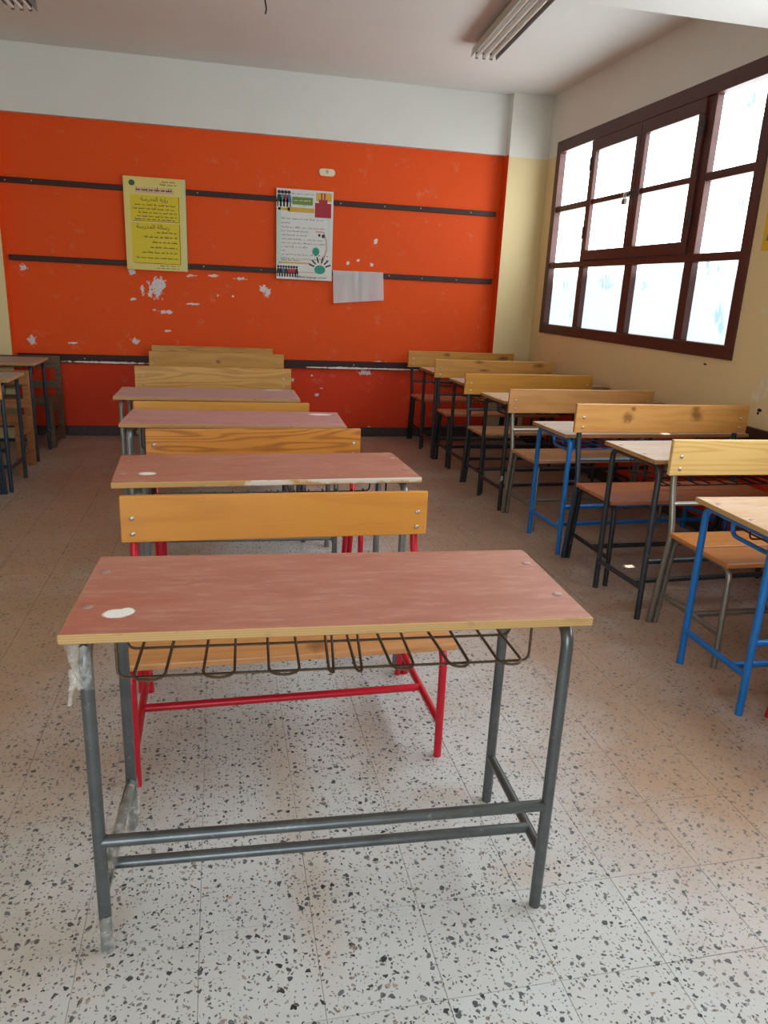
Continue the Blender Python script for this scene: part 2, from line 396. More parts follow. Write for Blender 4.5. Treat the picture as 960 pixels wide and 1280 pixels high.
bm = new(); box(bm, XL - .2, RW + .25, YF - .2, D + .25, H, H + .15); ceiling = obj('ceiling', bm, 'ceiling', kind='structure')
bm = new(); box(bm, XL, RW, 3.30, 3.61, 2.714, H, .006); obj('cross_beam', bm, 'ceiling', ceiling)
bm = new(); box(bm, XL - .2, RW + .25, D, D + .2, -.1, H + .1); wall_back = obj('wall_back', bm, 'orange', kind='structure')
bm = new(); box(bm, XL, RW, D - .055, D, 2.709, H, .003); obj('lintel', bm, 'white_wall', wall_back)
def pillar(x0, x1):
    bm = new(); fs = box(bm, x0, x1, D - .15, D, 0, H)
    for q in fs:
        if abs(q.normal.x) > .5: q.material_index = 1
    for q in bm.faces:
        c = q.calc_center_median()
        q.material_index = 1 if abs(c.x - x0) < 1e-4 or abs(c.x - x1) < 1e-4 else 0
    obj('pillar', bm, ['pillar', wall_side], wall_back)
wall_side = wall_paint('pillar_side_paint', [(ORANGE_LOW, .72), (ORANGE, 2.70), ((226, 224, 216), 9)])
pillar(2.6925, RW); pillar(-2.3, -1.78)
WY0, WY1, WZ0, WZ1 = 4.072, 6.978, 1.108, 2.803
W2 = -3.72
bm = new(); T2 = .15
ys = [YF - .2, WY0 + W2, WY1 + W2, WY0, WY1, D + .2]
for a, b, op in ((ys[0], ys[1], 0), (ys[1], ys[2], 1), (ys[2], ys[3], 0), (ys[3], ys[4], 1), (ys[4], ys[5], 0)):
    if op: box(bm, RW, RW + T2, a, b, -.1, WZ0); box(bm, RW, RW + T2, a, b, WZ1, H + .1)
    else: box(bm, RW, RW + T2, a, b, -.1, H + .1)
obj('wall_right', bm, 'right_wall', kind='structure')
bm = new(); box(bm, XL - .2, XL, YF - .2, D + .2, -.1, H + .1); obj('wall_left', bm, 'pillar', kind='structure')
bm = new()
for a, b, c, d in ((XL, -1.7, -.1, H + .1), (.5, RW, -.1, H + .1), (-1.7, .5, 2.35, H + .1)): box(bm, a, b, YF - .2, YF, c, d)
obj('wall_front', bm, 'pillar', kind='structure')
# door frame of the open doorway behind the camera
dj = new(); box(dj, -1.7, -1.63, YF - .12, YF + .02, 0, 2.35, .004); box(dj, .43, .5, YF - .12, YF + .02, 0, 2.35, .004); box(dj, -1.7, .5, YF - .12, YF + .02, 2.28, 2.35, .004)
obj('door_1', dj, 'window_wood', kind='structure')

def rail(name, x0, x1, z0, z1, nails, mat='rail', t=.022):
    bm = new(); box(bm, x0, x1, D - t, D, z0, z1, .003)
    o = obj(name, bm, mat, kind='structure')
    for x in nails:
        bm = new(); dome(bm, (x, D - t, (z0 + z1) / 2 + random.uniform(-.006, .006)), (0, -1, 0), .006, .003, 8); obj('nail', bm, 'nail', o, True)
rail('trim_1', -1.78, 2.66, 2.166, 2.212, (-1.74, -1.53, -.16, 1.13, 1.55, 1.9, 2.4))
rail('trim_2', -1.765, 2.672, 1.541, 1.589, (-.4, -.12, .4, 1.62, 1.95, 2.3))
rail('trim_3', -1.765, 2.68, .672, .748, (-1.2, 1.3, 1.85), 'dado', .03)
bm = new(); box(bm, RW - .03, RW, YF, D - .15, .672, .748, .003); obj('trim_4', bm, 'rail', kind='structure')
bm = new(); box(bm, -1.78, 2.6925, D - .018, D, 0, .088, .002); obj('baseboard_back', bm, 'baseboard', kind='structure')
bm = new(); box(bm, RW - .018, RW, YF, D - .15, 0, .088, .002); obj('baseboard_right', bm, 'baseboard', kind='structure')
bm = new(); box(bm, XL, XL + .018, YF, D, 0, .088, .002); obj('baseboard_left', bm, 'baseboard', kind='structure')

def window(name, dy, gaps=()):
    """joinery window seen from inside: fixed lights round a pair of casements"""
    Y = lambda v: v + dy
    xa, xb = RW - .012, RW + .085
    root = bpy.data.objects.new(name, None); C.objects.link(root); root['kind'] = 'structure'
    bm = new()
    for a, b, c, d in ((4.072, 6.978, 2.703, 2.803), (4.072, 6.978, 1.108, 1.193), (6.90, 6.978, 1.193, 2.703), (4.072, 4.160, 1.193, 2.703)): box(bm, xa, xb, Y(a), Y(b), c, d, .004)
    obj('frame', bm, 'window_wood', root)
    for a, b, c, d in ((6.215, 6.305, 1.193, 1.70), (6.25, 6.305, 1.75, 2.703), (5.412, 5.522, 1.193, 1.70), (4.645, 4.738, 1.193, 1.70), (4.645, 4.728, 1.75, 2.703)):
        bm = new(); box(bm, xa + .014, xb, Y(a), Y(b), c, d, .004); obj('mullion', bm, 'window_wood', root)
    bm = new(); box(bm, xa + .008, xb, Y(4.16), Y(6.90), 1.70, 1.752, .004); obj('transom', bm, 'window_wood', root)
    for a, b in ((6.305, 6.90), (4.16, 4.645)):
        bm = new(); box(bm, xa + .02, xb, Y(a), Y(b), 2.195, 2.247, .004); obj('glazing_bar', bm, 'window_wood', root)
    xp = RW + .05
    def pane(a, b, c, d, par, x=xp, hole=None):
        bm = new()
        if hole is None: box(bm, x, x + .004, Y(a), Y(b), c, d)
        else:
            h0, h1, h2, h3 = hole
            ysx, zsx = sorted({a, b, h0, h1}), sorted({c, d, h2, h3})
            for p, q in zip(ysx, ysx[1:]):
                for s, w in zip(zsx, zsx[1:]):
                    if p >= h0 - 1e-6 and q <= h1 + 1e-6 and s >= h2 - 1e-6 and w <= h3 + 1e-6: continue
                    box(bm, x, x + .004, Y(p), Y(q), s, w)
        obj('pane', bm, 'pane', par)
    for a, b in ((6.305, 6.90), (5.522, 6.215), (4.738, 5.412), (4.16, 4.645)): pane(a, b, 1.193, 1.70, root)
    for a, b in ((6.305, 6.90), (4.16, 4.645)):
        for c, d in ((1.752, 2.195), (2.247, 2.703)):
            hole = None
            for g in gaps:
                if a < g[0] < b and c < g[2] < d: hole = g
            pane(a, b, c, d, root, hole=hole)
    for a, b in ((5.49, 6.25), (4.728, 5.484)):
        bm = new(); x0, x1 = xa - .006, xa + .052
        st = .062
        for p, q, s, w in ((a, b, 2.61, 2.70), (a, b, 1.755, 1.833), (a, a + st, 1.833, 2.61), (b - st, b, 1.833, 2.61)): box(bm, x0, x1, Y(p), Y(q), s, w, .004)
        s = obj('casement', bm, 'window_wood', root)
        bm = new(); box(bm, x0 + .012, x1, Y(a + st), Y(b - st), 2.20, 2.240, .003); obj('glazing_bar', bm, 'window_wood', s)
        pane(a + st, b - st, 1.833, 2.20, s, xa + .03); pane(a + st, b - st, 2.24, 2.61, s, xa + .03)
        hy = b if a > 5.4 else a
        for z in (1.98, 2.52):
            bm = new(); box(bm, x0 - .006, x0 + .004, Y(hy - .016), Y(hy + .016), z - .05, z + .05, .003); obj('hinge', bm, 'black_steel', s)
    bm = new(); box(bm, xa - .016, xa - .004, Y(5.43), Y(5.545), 2.20, 2.232, .003)
    tube(bm, [(xa - .016, Y(5.535), 2.216), (xa - .034, Y(5.535), 2.216), (xa - .034, Y(5.515), 2.216), (xa - .016, Y(5.515), 2.216)], .004, 6)
    obj('latch', bm, 'black_steel', root)
    return root
window('window_1', 0, gaps=((4.205, 4.31, 2.33, 2.50),))  # hole added in one pane so a sun patch lands on the floor
window('window_2', W2)
lk = thing('padlock', 'small steel padlock hanging from the latch of the brown window', 'padlock', (RW - .056, 5.548, 2.19))
bm = new(); box(bm, -.011, .011, -.024, .024, -.055, -.012, .005); obj('lock_body', bm, 'pale_steel', lk, True)
bm = new(); tube(bm, [(0, -.015, -.014), (0, -.015, .032), (0, .015, .032), (0, .015, -.014)], .0045, 8, .015); obj('shackle', bm, 'bolt', lk, True)

# ------------------------------------------------------------------ furniture
HAIR = []   # book basket hairpins: (near x1, near x2, far x1, far x2) in pixels of the front desk
for n1, n2, f1, f2 in ((166, 202, 182, 216), (246, 283, 256, 287), (324, 361, 325, 358), (397, 403, 396, 405), (430, 438, 422, 437), (475, 504, 459, 490), (549, 576, 523, 553), (615, 646, 588, 615)):
    g = lambda p: -.446 + (p - 150) * .866 / 498
    h = lambda p: -.448 + (p - 160) * .884 / 478
    HAIR.append((g(n1), g(n2), h(n1 + .67 * (f1 - n1)), h(n2 + .67 * (f2 - n2))))
def basket(root, zt, mat, dd, tubes=None, cx=0, leg=.497):
    z = zt - (.100 if tubes else .138); k = dd / .4324; kx = leg / .497
    bm = new(); R = .0034
    for y, xa, xb in ((.08 * k, -.450, .437), (.21 * k, -.450, .437), (.335 * k, -.450, .437)):
        tube(bm, [(cx + kx * xa, y, zt - .016), (cx + kx * xa, y, z), (cx + kx * xb, y, z), (cx + kx * xb, y, zt - .016)], R, 6, .02)
    bk = obj('book_basket', bm, mat, root, True)
    for hp in HAIR:
        a, b, c, d = (q * kx for q in hp)
        bm = new(); y0, y1, y2 = .052 * k, .08 * k, .21 * k; ex = (.345 - .08) / .13
        pa, pb = a + (c - a) * ex, b + (d - b) * ex
        m = (a + b) / 2; rr = (b - a) / 2
        zz = z + R * 1.9
        near = [(cx + m - rr * math.cos(t_), y1 - (y1 - y0) * math.sin(t_), zz) for t_ in (math.pi * i / 8 for i in range(9))]
        tube(bm, [(cx + pa, .345 * k, zz)] + near + [(cx + pb, .345 * k, zz)], R, 6)
        obj('wire', bm, mat, bk, True)
    if tubes:
        for s in (-1, 1):
            bm = new(); x = cx + s * (leg - .045)
            tube(bm, [(x, .30 * k, zt - .02), (x, .30 * k, z - .012), (x, .07 * k, z - .012), (x, .07 * k, zt - .02)], .0085, 8, .035); obj('basket_bracket', bm, tubes, bk, True)

def desk(label, x, y, rz, zt, frame, topm, edgem, wire='dark_wire', W=1.08, dd=.4324, leg=.497, cx=0, group=None, brackets=None, r_=.0138, bolts=True):
    """x, y: middle of the edge nearest the camera; the class sits on the far side"""
    root = thing('school_desk', label, 'desk', (x, y, 0), rz, group)
    bm = new(); th = .020
    for q in box(bm, -W / 2, W / 2, 0, dd, zt - th, zt): pass
    bmesh.ops.bevel(bm, geom=bm.edges[:], offset=.0025, segments=1, affect='EDGES')
    bm.normal_update()
    for q in bm.faces: q.material_index = 0 if q.normal.z > .9 else 1
    obj('desk_top', bm, [topm, edgem], root)
    yf, yr = .020, dd - .022
    zl = zt - th - r_
    for s in (-1, 1):
        xx = cx + s * leg; ym = (yf + yr) / 2
        for a, e in ((yf, 1), (yr, -1)):
            bm = new(); tube(bm, [(xx, a, 0), (xx, a, zl), (xx, ym, zl)], r_, 12, .045); obj('leg', bm, frame, root, True)
        bm = new(); tube(bm, [(xx, yf, .155), (xx, yr, .148)], r_ * .92, 10); obj('side_stretcher', bm, frame, root, True)
    bm = new(); tube(bm, [(cx - leg, yf, .286), (cx + leg, yf, .288)], r_ * .95, 10); obj('front_stretcher', bm, frame, root, True)
    bm = new(); tube(bm, [(cx - leg, .105, .155), (cx + leg, .105, .156)], r_ * .92, 10); obj('lower_stretcher', bm, frame, root, True)
    basket(root, zt, wire, dd, brackets, cx, leg)
    if bolts:
        for s in (-1, 1):
            for yy in (dd * .30, dd * .76):
                bm = new(); dome(bm, (s * (W / 2 - .03), yy, zt), (0, 0, 1), .011, .0025); obj('bolt', bm, 'flatbolt', root, True)
    return root

def bench(label, x, y, rz, zb, frame, backm, seatm, tall=True, W=1.075, bh=.157, group=None, post=None, legx=.49, post_x=None, boltm='bolt', frame_rear=None, reach=None):
    """y: plane of the back posts; the seat reaches from there towards the camera"""
    root = thing('school_bench', label, 'bench', (x, y, 0), rz, group)
    frame_rear = frame_rear or frame
    px = post_x or legx
    if tall: zs, yb, yfr, s0, s1 = .462, -.052, -.425, -.455, -.058
    else: zs, yb, yfr, s0, s1 = .402, -.080, -.535, -.565, -.165
    if reach: s0, yfr = -reach, -reach + .03
    th = .020; zr = zs - th - .0125; r_ = .0140; zst = .150 if tall else .118; zp = min(zb - .02, .742) if not tall else zb - .02
    for s in (-1, 1):
        bm = new(); tube(bm, [(s * legx, .014, 0), (s * legx, yb, zs - .01), (s * px, 0, zb - bh - .03), (s * px, 0, zp)], r_, 12, .06)
        obj('leg', bm, frame_rear, root, True)
        bm = new(); tube(bm, [(s * (legx - .028), .010, 0), (s * (legx - .028), yb + .004, zr), (s * (legx - .028), yfr, zr), (s * (legx - .028), yfr - .008, 0)], r_ * .9, 12, .05)
        obj('leg', bm, frame, root, True)
        bm = new(); tube(bm, [(s * (legx - .028), yb + .03, zst), (s * (legx - .028), yfr - .004, zst)], r_ * .85, 10); obj('side_stretcher', bm, frame, root, True)
    bm = new(); tube(bm, [(.028 - legx, (yb + yfr) / 2, zst), (legx - .028, (yb + yfr) / 2, zst)], r_ * .9, 10); obj('stretcher', bm, frame, root, True)
    if tall:
        bm = new(); tube(bm, [(-px, -.026, .585), (px, -.026, .585)], r_ * .75, 8); obj('back_rail', bm, frame_rear, root, True)
    mid = (s0 + s1) / 2
    for a, b in ((s0, mid - .005), (mid + .005, s1)):
        bm = new(); box(bm, -W * .468, W * .468, a, b, zs - th, zs, .004); obj('seat_plank', bm, seatm, root)
    bm = new(); box(bm, -W / 2, W / 2, -.0345, -.0135, zb - bh, zb, .004); bk = obj('backrest', bm, backm, root)
    for s in (-1, 1):
        for q in (.47, .81):
            bm = new(); dome(bm, (s * (px if px < W / 2 - .02 else W / 2 - .03), -.0345, zb - bh * q), (0, -1, 0), .0085, .005, 10); obj('bolt', bm, boltm, bk, True)
    return root

# timbers and tops
amber = wood('amber_pine', (214, 146, 58), (184, 108, 34), .35, bands=5)
amber2 = wood('streaked_amber_pine', (208, 136, 50), (140, 72, 22), .8, bands=16)
honey = wood('honey_pine', (208, 158, 84), (162, 108, 48), .7, bands=14)
honey_knot = wood('knotted_honey_pine', (202, 150, 74), (164, 110, 48), .45, [((.006, -.034, .80), (.016, .1, .014))], bands=7)
gold = wood('golden_pine', (206, 144, 56), (178, 112, 40), .4, bands=6)
pinkpine = wood('rosy_pine', (208, 152, 92), (176, 116, 62), .5, bands=7)
knotty = wood('knotty_pine', (214, 156, 86), (184, 120, 56), .45, [((-.225, -.034, .822), (.030, .1, .026)), ((-.20, -.034, .866), (.016, .1, .012)), ((.20, -.034, .835), (.034, .1, .028)), ((.19, -.034, .872), (.022, .1, .012))], bands=7)
pale = wood('pale_pine', (226, 190, 120), (202, 152, 78), .7, bands=11)
two_knot = wood('pine_with_two_knots', (206, 148, 72), (170, 110, 48), .4, [((-.153, -.034, .87), (.04, .1, .012)), ((.408, -.034, .855), (.05, .1, .018)), ((-.10, -.034, .80), (.04, .1, .01))], bands=7)
end_knot = wood('pine_with_knotted_end', (206, 150, 70), (172, 112, 46), .45, [((-.158, -.034, .848), (.03, .1, .016)), ((.44, -.034, .83), (.05, .1, .02))], bands=7)
seat_orange = wood('orange_seat_pine', (196, 128, 70), (160, 92, 44), .4, bands=6)
seat_red = wood('reddish_seat_pine', (184, 112, 76), (150, 80, 50), .4, bands=6)
seat_tan = wood('tan_seat_pine', (190, 138, 96), (156, 100, 62), .4, bands=6)
old_brown = wood('old_brown_timber', (168, 112, 66), (116, 72, 40), .5, bands=8, coat=0, rough=.65)
old_dark = wood('blackened_timber', (104, 84, 66), (62, 50, 38), .5, bands=8, coat=0, rough=.65)

PINK, PINK2, PINK3 = (170, 106, 86), (182, 122, 102), (200, 150, 132)
top1 = top_mat('pink_red_top', PINK, PINK2, PINK3, [((-.448, .093, .773), (.026, .022, .1)), ((-.430, .100, .773), (.016, .02, .1))], [((-.50, .07, .773), (.07, .06, .1)), ((-.44, .15, .773), (.12, .04, .1))])
top2 = top_mat('pink_red_top_with_spot', PINK, PINK2, PINK3, [((-.43, .125, .773), (.028, .022, .1))], [((-.51, .33, .773), (.04, .05, .1)), ((-.40, .10, .773), (.10, .03, .1)), ((-.2, .42, .773), (.12, .01, .1))])
top3 = top_mat('dusty_pink_top', (184, 128, 122), (194, 142, 136), (208, 168, 160), [((.44, .350, .773), (.06, .03, .1))], [((-.416, .08, .773), (.10, .02, .1))])
top4 = top_mat('faded_pink_top', (178, 138, 132), (188, 150, 144), (206, 176, 168), [((.40, .40, .773), (.07, .02, .1))])
tan = top_mat('tan_top', (196, 156, 122), (206, 172, 142), (222, 196, 172))
tan2 = top_mat('greyed_tan_top', (186, 156, 134), (196, 172, 152), (214, 198, 184))
greytop = top_mat('grey_worn_top', (150, 138, 130), (164, 152, 144), (180, 168, 160))
edge = edge_mat('plywood_edge', (194, 156, 100), (146, 110, 66))
edge_ch = edge_mat('chipped_plywood_edge', (190, 148, 88), (150, 108, 60), [((.30, 0, .77), (.20, .05, .012)), ((-.02, 0, .762), (.08, .05, .012)), ((.50, 0, .77), (.05, .05, .01)), ((-.2, 0, .75), (.1, .05, .005))])
edge_d = edge_mat('dull_plywood_edge', (184, 140, 92), (136, 96, 56))

# --- middle row, front to back
m1 = desk('long pink-topped desk nearest the camera, grey steel legs wrapped in clear plastic at left', .2318, 1.339, -.0408, .773, 'steel', top1, edge, 'wire')
desk('pink-topped desk with chipped front edge and white spot, behind the amber backrest with red posts', .1815, 2.5254, .0381, .773, 'light_steel', top2, edge_ch, 'dark_wire', leg=.470, cx=.012)
desk('dusty pink-topped desk third from the front in the middle row', .0726, 3.6042, -.0409, .773, 'light_steel', top3, edge_d)
desk('faded pink-topped desk farthest back that shows its top in the middle row', -.0627, 4.4985, -.0078, .773, 'light_steel', top4, edge_d)
desk('middle row desk hidden behind the wavy-grained honey backrest, second from the orange wall', -.03, 5.575, .005, .773, 'dark_steel', top4, edge_d)
desk('middle row desk closest to the orange wall, between the two rearmost backrests', -.02, 6.485, -.005, .773, 'dark_steel', top4, edge_d)
bench('bench with plain amber backrest and red steel legs behind the nearest pink desk', .197, 2.482, .0107, .744, 'red', amber, wood('seat_pine', (196, 138, 86), (160, 100, 52), .4, [((.07, -.50, .40), (.03, .03, .1)), ((-.3, -.3, .40), (.012, .012, .1))]), False, 1.048, .160, legx=.487, reach=.547)
bench('bench with darkly streaked amber backrest and red legs, second in the middle row', .168, 3.548, .040, .7706, 'red', amber2, seat_tan, False, 1.012, .155, legx=.47, reach=.41)
bench('low bench whose plain amber backrest peeps out under the faded pink top', .020, 4.462, -.0009, .759, 'steel', gold, seat_tan, False, 1.008, .155, legx=.47, reach=.395)
bench('bench with wavy-grained honey backrest rising behind the faded pink desk top', -.0328, 5.5344, .0074, .8467, 'dark_steel', honey, seat_tan, True, 1.0965)
bench('honey pine bench whose backrest has one dark knot, second from orange wall in middle row', -.0109, 6.4436, -.0084, .8736, 'dark_steel', honey_knot, seat_tan, True, 1.0965, reach=.425)
bench('honey pine bench standing right against the orange wall in the middle row', -.0517, 7.235, -.001, .859, 'dark_steel', honey, seat_tan, True, 1.0965, reach=.30)

# --- window row, front to back
DW = 1.20
def dx(x, y, t): return x + DW / 2 * math.cos(t), y + DW / 2 * math.sin(t)
rows = [
 ('tan-topped desk with bright blue legs, cut off by the right edge of the picture', (1.7839, 2.0211, -.0407), .709, 'blue', tan, edge, 'dark_wire', 'blue'),
 ('grey-tan desk with charcoal legs between the pale backrest and the knotty backrest', (1.8534, 2.8360, .0259), .7675, 'dark_steel', tan2, edge_d, 'dark_wire', None),
 ('tan desk with bright blue legs behind the knotty backrest, further from the camera', (1.8636, 3.7282, .0323), .709, 'blue', tan2, edge_d, 'blue', 'blue'),
 ('tan desk with black legs tied with plastic, fourth in the window row', (1.8419, 4.6263, .0344), .7605, 'black_steel', tan, edge_d, 'dark_wire', 'black_steel'),
 ('tan desk with black legs, fifth from the camera in the window row', (1.8602, 5.4709, .0215), .7644, 'black_steel', tan2, edge_d, 'dark_wire', None),
 ('tan desk with grey legs, last of the window row before the orange wall', (1.818, 6.29, .0057), .770, 'dark_steel', tan, edge_d, 'dark_wire', None)]
for lab, (x, y, t), z, fm, tm, em, wm, br in rows:
    cx_, cy_ = dx(x, y, t); root_ = desk(lab, cx_, cy_, t, z, fm, tm, em, wm, brackets=br, W=DW, leg=DW / 2 - .043)
    if 'tied' in lab: tied = root_
bench('bench with pale yellow pine backrest and bare steel legs, by the near blue desk', 2.4268, 2.8048, -.006, .8696, 'pale_steel', pale, seat_orange)
bench('bench with knotty pine backrest, two big dark knots, under the window', 2.4050, 3.6873, .0147, .892, 'black_steel', knotty, seat_red, reach=.44, frame_rear='navy')
bench('bench with plain rosy pine backrest and tan seat behind the far blue desk', 2.3783, 4.600, .0445, .852, 'pale_steel', pinkpine, seat_tan, reach=.415)
bench('bench with plain golden backrest, fourth in the window row', 2.3534, 5.4435, .040, .8573, 'dark_steel', gold, seat_tan, reach=.355)
bench('bench with knots along its backrest, second from the orange wall, under the window', 2.365, 6.248, -.010, .8857, 'black_steel', two_knot, seat_red, W=1.096, reach=.335, legx=.5)
bench('bench against the orange wall in the window row, knotted at its right end', 2.366, 7.20, .0007, .878, 'black_steel', end_knot, seat_red, W=1.099, legx=.5)
bench('red-legged bench almost wholly cut off by the right edge of the picture', 2.418, 1.975, -.0407, .86, 'red', gold, seat_orange)

# --- left row
lg = 'left row'
desk('grey-topped desk at left edge, farther one, before the blackened wooden bench', -1.925, 6.20, .0, .775, 'navy', greytop, edge_d, W=1.08, dd=.50, leg=.500)
desk('grey-topped desk at left edge, nearer one, before the brown wooden bench', -1.885, 5.265, .0,   .762, 'navy', greytop, edge_d, W=1.08, dd=.44, leg=.490)
bench('blue steel bench at the far left, mostly outside the picture', -1.912, 5.225, 0, .80, 'navy', gold, seat_tan)
def timber_bench(label, xr, y0, y1, wm, zs, zt, W=1.1):
    """all-timber bench: xr is its right end"""
    root = thing('timber_bench', label, 'bench', (xr - W / 2, y0, 0)); d = y1 - y0; w = .046
    for s in (-1, 1):
        x = s * (W / 2 - w / 2 - .006)
        bm = new(); box(bm, x - w / 2, x + w / 2, 0, .07, 0, zs - .03, .003); obj('leg', bm, wm, root)
        bm = new(); box(bm, x - w / 2, x + w / 2, d - .06, d, 0, zt - .004, .003); obj('leg', bm, wm, root)
        bm = new(); box(bm, x - w / 2 + .008, x + w / 2 - .008, .07, d - .06, .05, .125, .003); obj('side_stretcher', bm, wm, root)
        bm = new(); box(bm, x - w / 2 + .006, x + w / 2 - .006, .07, d - .06, zs - .12, zs - .03, .003); obj('seat_support', bm, wm, root)
    m = d * .45
    for a, b in ((-.02, m - .004), (m + .004, d - .062)):
        bm = new(); box(bm, -W / 2, W / 2, a, b, zs - .03, zs, .003); obj('seat_plank', bm, wm, root)
    for a, b in ((zt - .105, zt), (zt - .28, zt - .215)):
        bm = new(); box(bm, -W / 2, W / 2, d - .084, d - .06, a, b, .003); obj('back_board', bm, wm, root)
    return root
timber_bench('brown all-timber bench at the left edge, nearer of the two', -1.405, 5.745, 6.125, old_brown, .405, .735)
timber_bench('blackened all-timber bench by the orange wall at the left edge', -1.385, 6.735, 7.215, old_dark, .40, .745)

# plastic film and ties on steel legs: parts of the furniture they are wound round
def wrap(parent, cx, cy, z0, z1, rad, flare=0, name='plastic_wrap', mat='plastic', seed=1):
    rn = random.Random(seed); bm = new(); n, k = 16, 10; rings = []
    for i in range(k + 1):
        s = i / k; z = z0 + (z1 - z0) * s
        rings.append([bm.verts.new((cx + (rad + flare * s * s * max(0, -math.cos(a))) * math.cos(a) * (1 + rn.uniform(-.06, .06)), cy + rad * math.sin(a) * (1 + rn.uniform(-.06, .06)), z + rn.uniform(-.004, .004))) for a in (2 * math.pi * j / n for j in range(n))])
    for a, b in zip(rings, rings[1:]):
        for j in range(n): bm.faces.new((a[j], a[(j + 1) % n], b[(j + 1) % n], b[j]))
    return obj(name, bm, mat, parent, True)
wrap(m1, -.497, .020, .002, .10, .0175, 0, seed=3).__setitem__('label', 'clear plastic film round the foot of the leg')
wrap(m1, -.502, .020, .655, .748, .0195, .016, seed=4)
wrap(m1, -.497, .410, .002, .155, .0185, .004, seed=5)
def tie(parent, p0, p1, rad, seed):
    rn = random.Random(seed); bm = new()
    a, b = Vector(p0), Vector(p1); pts = [a.lerp(b, s) + Vector((rn.uniform(-1, 1), rn.uniform(-1, 1), rn.uniform(-1, 1))) * .006 for s in (0, .2, .4, .6, .8, 1)]
    tube(bm, pts, lambda s: rad * (.55 + .6 * math.sin(math.pi * min(1, s * 1.2 + .1)) ** 2), 8); return obj('plastic_tie', bm, 'plastic', parent, True)
tie(tied, (-.562, .012, .245), (-.548, .034, .150), .013, 12); tie(tied, (-.572, .026, .20), (-.535, .020, .185), .010, 15)
tie(m1, (-.497, .05, .165), (-.497, .40, .150), .020, 6)
tie(m1, (-.520, .004, .70), (-.522, -.002, .63), .007, 8)

# ------------------------------------------------------------------ things on the walls
def flat(bm, x0, x1, z0, z1, y, mat=0): poly(bm, [(x0, y, z0), (x1, y, z0), (x1, y, z1), (x0, y, z1)], mat)
def pm(name, c, rough=.45): 
    if name not in M: M[name] = plain(name, c, rough, nscale=9, amount=.05)
    return name
FORMS = {'a': 0xFE8D}
def text(parent, s, x, z, size, y, mat='ink', align='CENTER', name='lettering'):
    cu = bpy.data.curves.new(name, 'FONT'); cu.body = s; cu.size = size; cu.align_x = align; cu.align_y = 'CENTER'
    o = bpy.data.objects.new(name, cu); C.objects.link(o)
    bpy.context.view_layer.update()
    me = bpy.data.meshes.new_from_object(o.evaluated_get(bpy.context.evaluated_depsgraph_get()))
    bpy.data.objects.remove(o); bpy.data.curves.remove(cu)
    me.materials.clear(); me.materials.append(M[mat])
    o = bpy.data.objects.new(name, me); C.objects.link(o); o.parent = parent
    o.location = (x, y, z); o.rotation_euler = (math.pi / 2, 0, 0); return o
def scribble(parent, x0, x1, z, h, y, rn, mat='ink', arabic=False):
    """a line of print too small to read: word-long strokes with ticks"""
    bm = new(); x = x0
    while x < x1 - .008:
        w = min(rn.uniform(.018, .055), x1 - x)
        if arabic: flat(bm, x, x + w, z - h * .14, z + h * .10, y)
        q = x
        while q < x + w - .002:
            hh = rn.uniform(.3, .5) * h if rn.random() < .75 else rn.uniform(.7, 1) * h
            flat(bm, q, q + h * .16, z - h * .12, z - h * .12 + hh, y)
            if rn.random() < .5 and not arabic: flat(bm, q, q + h * .4, z + h * .22, z + h * .34, y)
            if arabic and rn.random() < .3: flat(bm, q, q + h * .16, z - h * .45, z - h * .28, y)
            q += h * (.62 if arabic else .5)
        x += w + .012
    obj('print_line', bm, mat, parent)
rn = random.Random(11)
# yellow poster
YP = D - .036
yp = thing('poster', 'yellow poster with black print over the rails at left of orange wall', 'poster', (0, 0, 0))
bm = new(); box(bm, -.787, -.262, YP, YP + .010, 1.514, 2.287, .001); obj('sheet', bm, pm('poster_cream', (222, 204, 118)), yp)
bm = new(); flat(bm, -.735, -.325, 1.93, 2.14, YP - .0006); flat(bm, -.735, -.325, 1.575, 1.915, YP - .0006); obj('yellow_panel', bm, pm('poster_yellow', (218, 196, 30)), yp)
bm = new()
for z0, z1 in ((1.93, 2.14), (1.575, 1.915)): flat(bm, -.325, -.319, z0, z1, YP - .0007); flat(bm, -.72, -.319, z0 - .005, z0, YP - .0007)
obj('panel_rule', bm, pm('rule_brown', (120, 96, 24)), yp)
bm = new(); flat(bm, -.295, -.264, 1.516, 2.284, YP - .0004); obj('pale_margin', bm, pm('poster_mint', (204, 208, 150)), yp)
bm = new(); n = 18
poly(bm, [(-.715 + .026 * math.cos(2 * math.pi * j / n), YP - .0007, 2.235 + .024 * math.sin(2 * math.pi * j / n)) for j in range(n)]); obj('crest', bm, pm('crest_green', (60, 92, 74)), yp)
bm = new(); flat(bm, -.690, -.362, 2.158, 2.205, YP - .0006); obj('title_band', bm, pm('band_pink', (214, 178, 140)), yp)
text(yp, '\uFE94\uFEB3\uFEAD\uFEAA\uFEE4\uFEDF\uFE8D \uFE94\uFEF3\uFE85\uFEAD', -.53, 2.108, .046, YP - .0012)
text(yp, '\uFE94\uFEB3\uFEAD\uFEAA\uFEE4\uFEDF\uFE8D \uFE94\uFEDF\uFE8E\uFEB3\uFEAD', -.55, 1.880, .050, YP - .0012)
scribble(yp, -.680, -.370, 2.182, .034, YP - .0012, rn, arabic=True)
for z, a in ((2.255, -.46), (2.232, -.48)): scribble(yp, a, -.34, z, .016, YP - .0012, rn, arabic=True)
for z, a in ((2.060, -.70), (2.028, -.71), (1.997, -.67), (1.966, -.68), (1.942, -.70)): scribble(yp, a, -.345, z, .018, YP - .0012, rn, arabic=True)
for z, a in ((1.835, -.52), (1.795, -.63), (1.752, -.56), (1.708, -.58), (1.664, -.65), (1.618, -.70)): scribble(yp, a, -.345, z, .020, YP - .0012, rn, arabic=True)
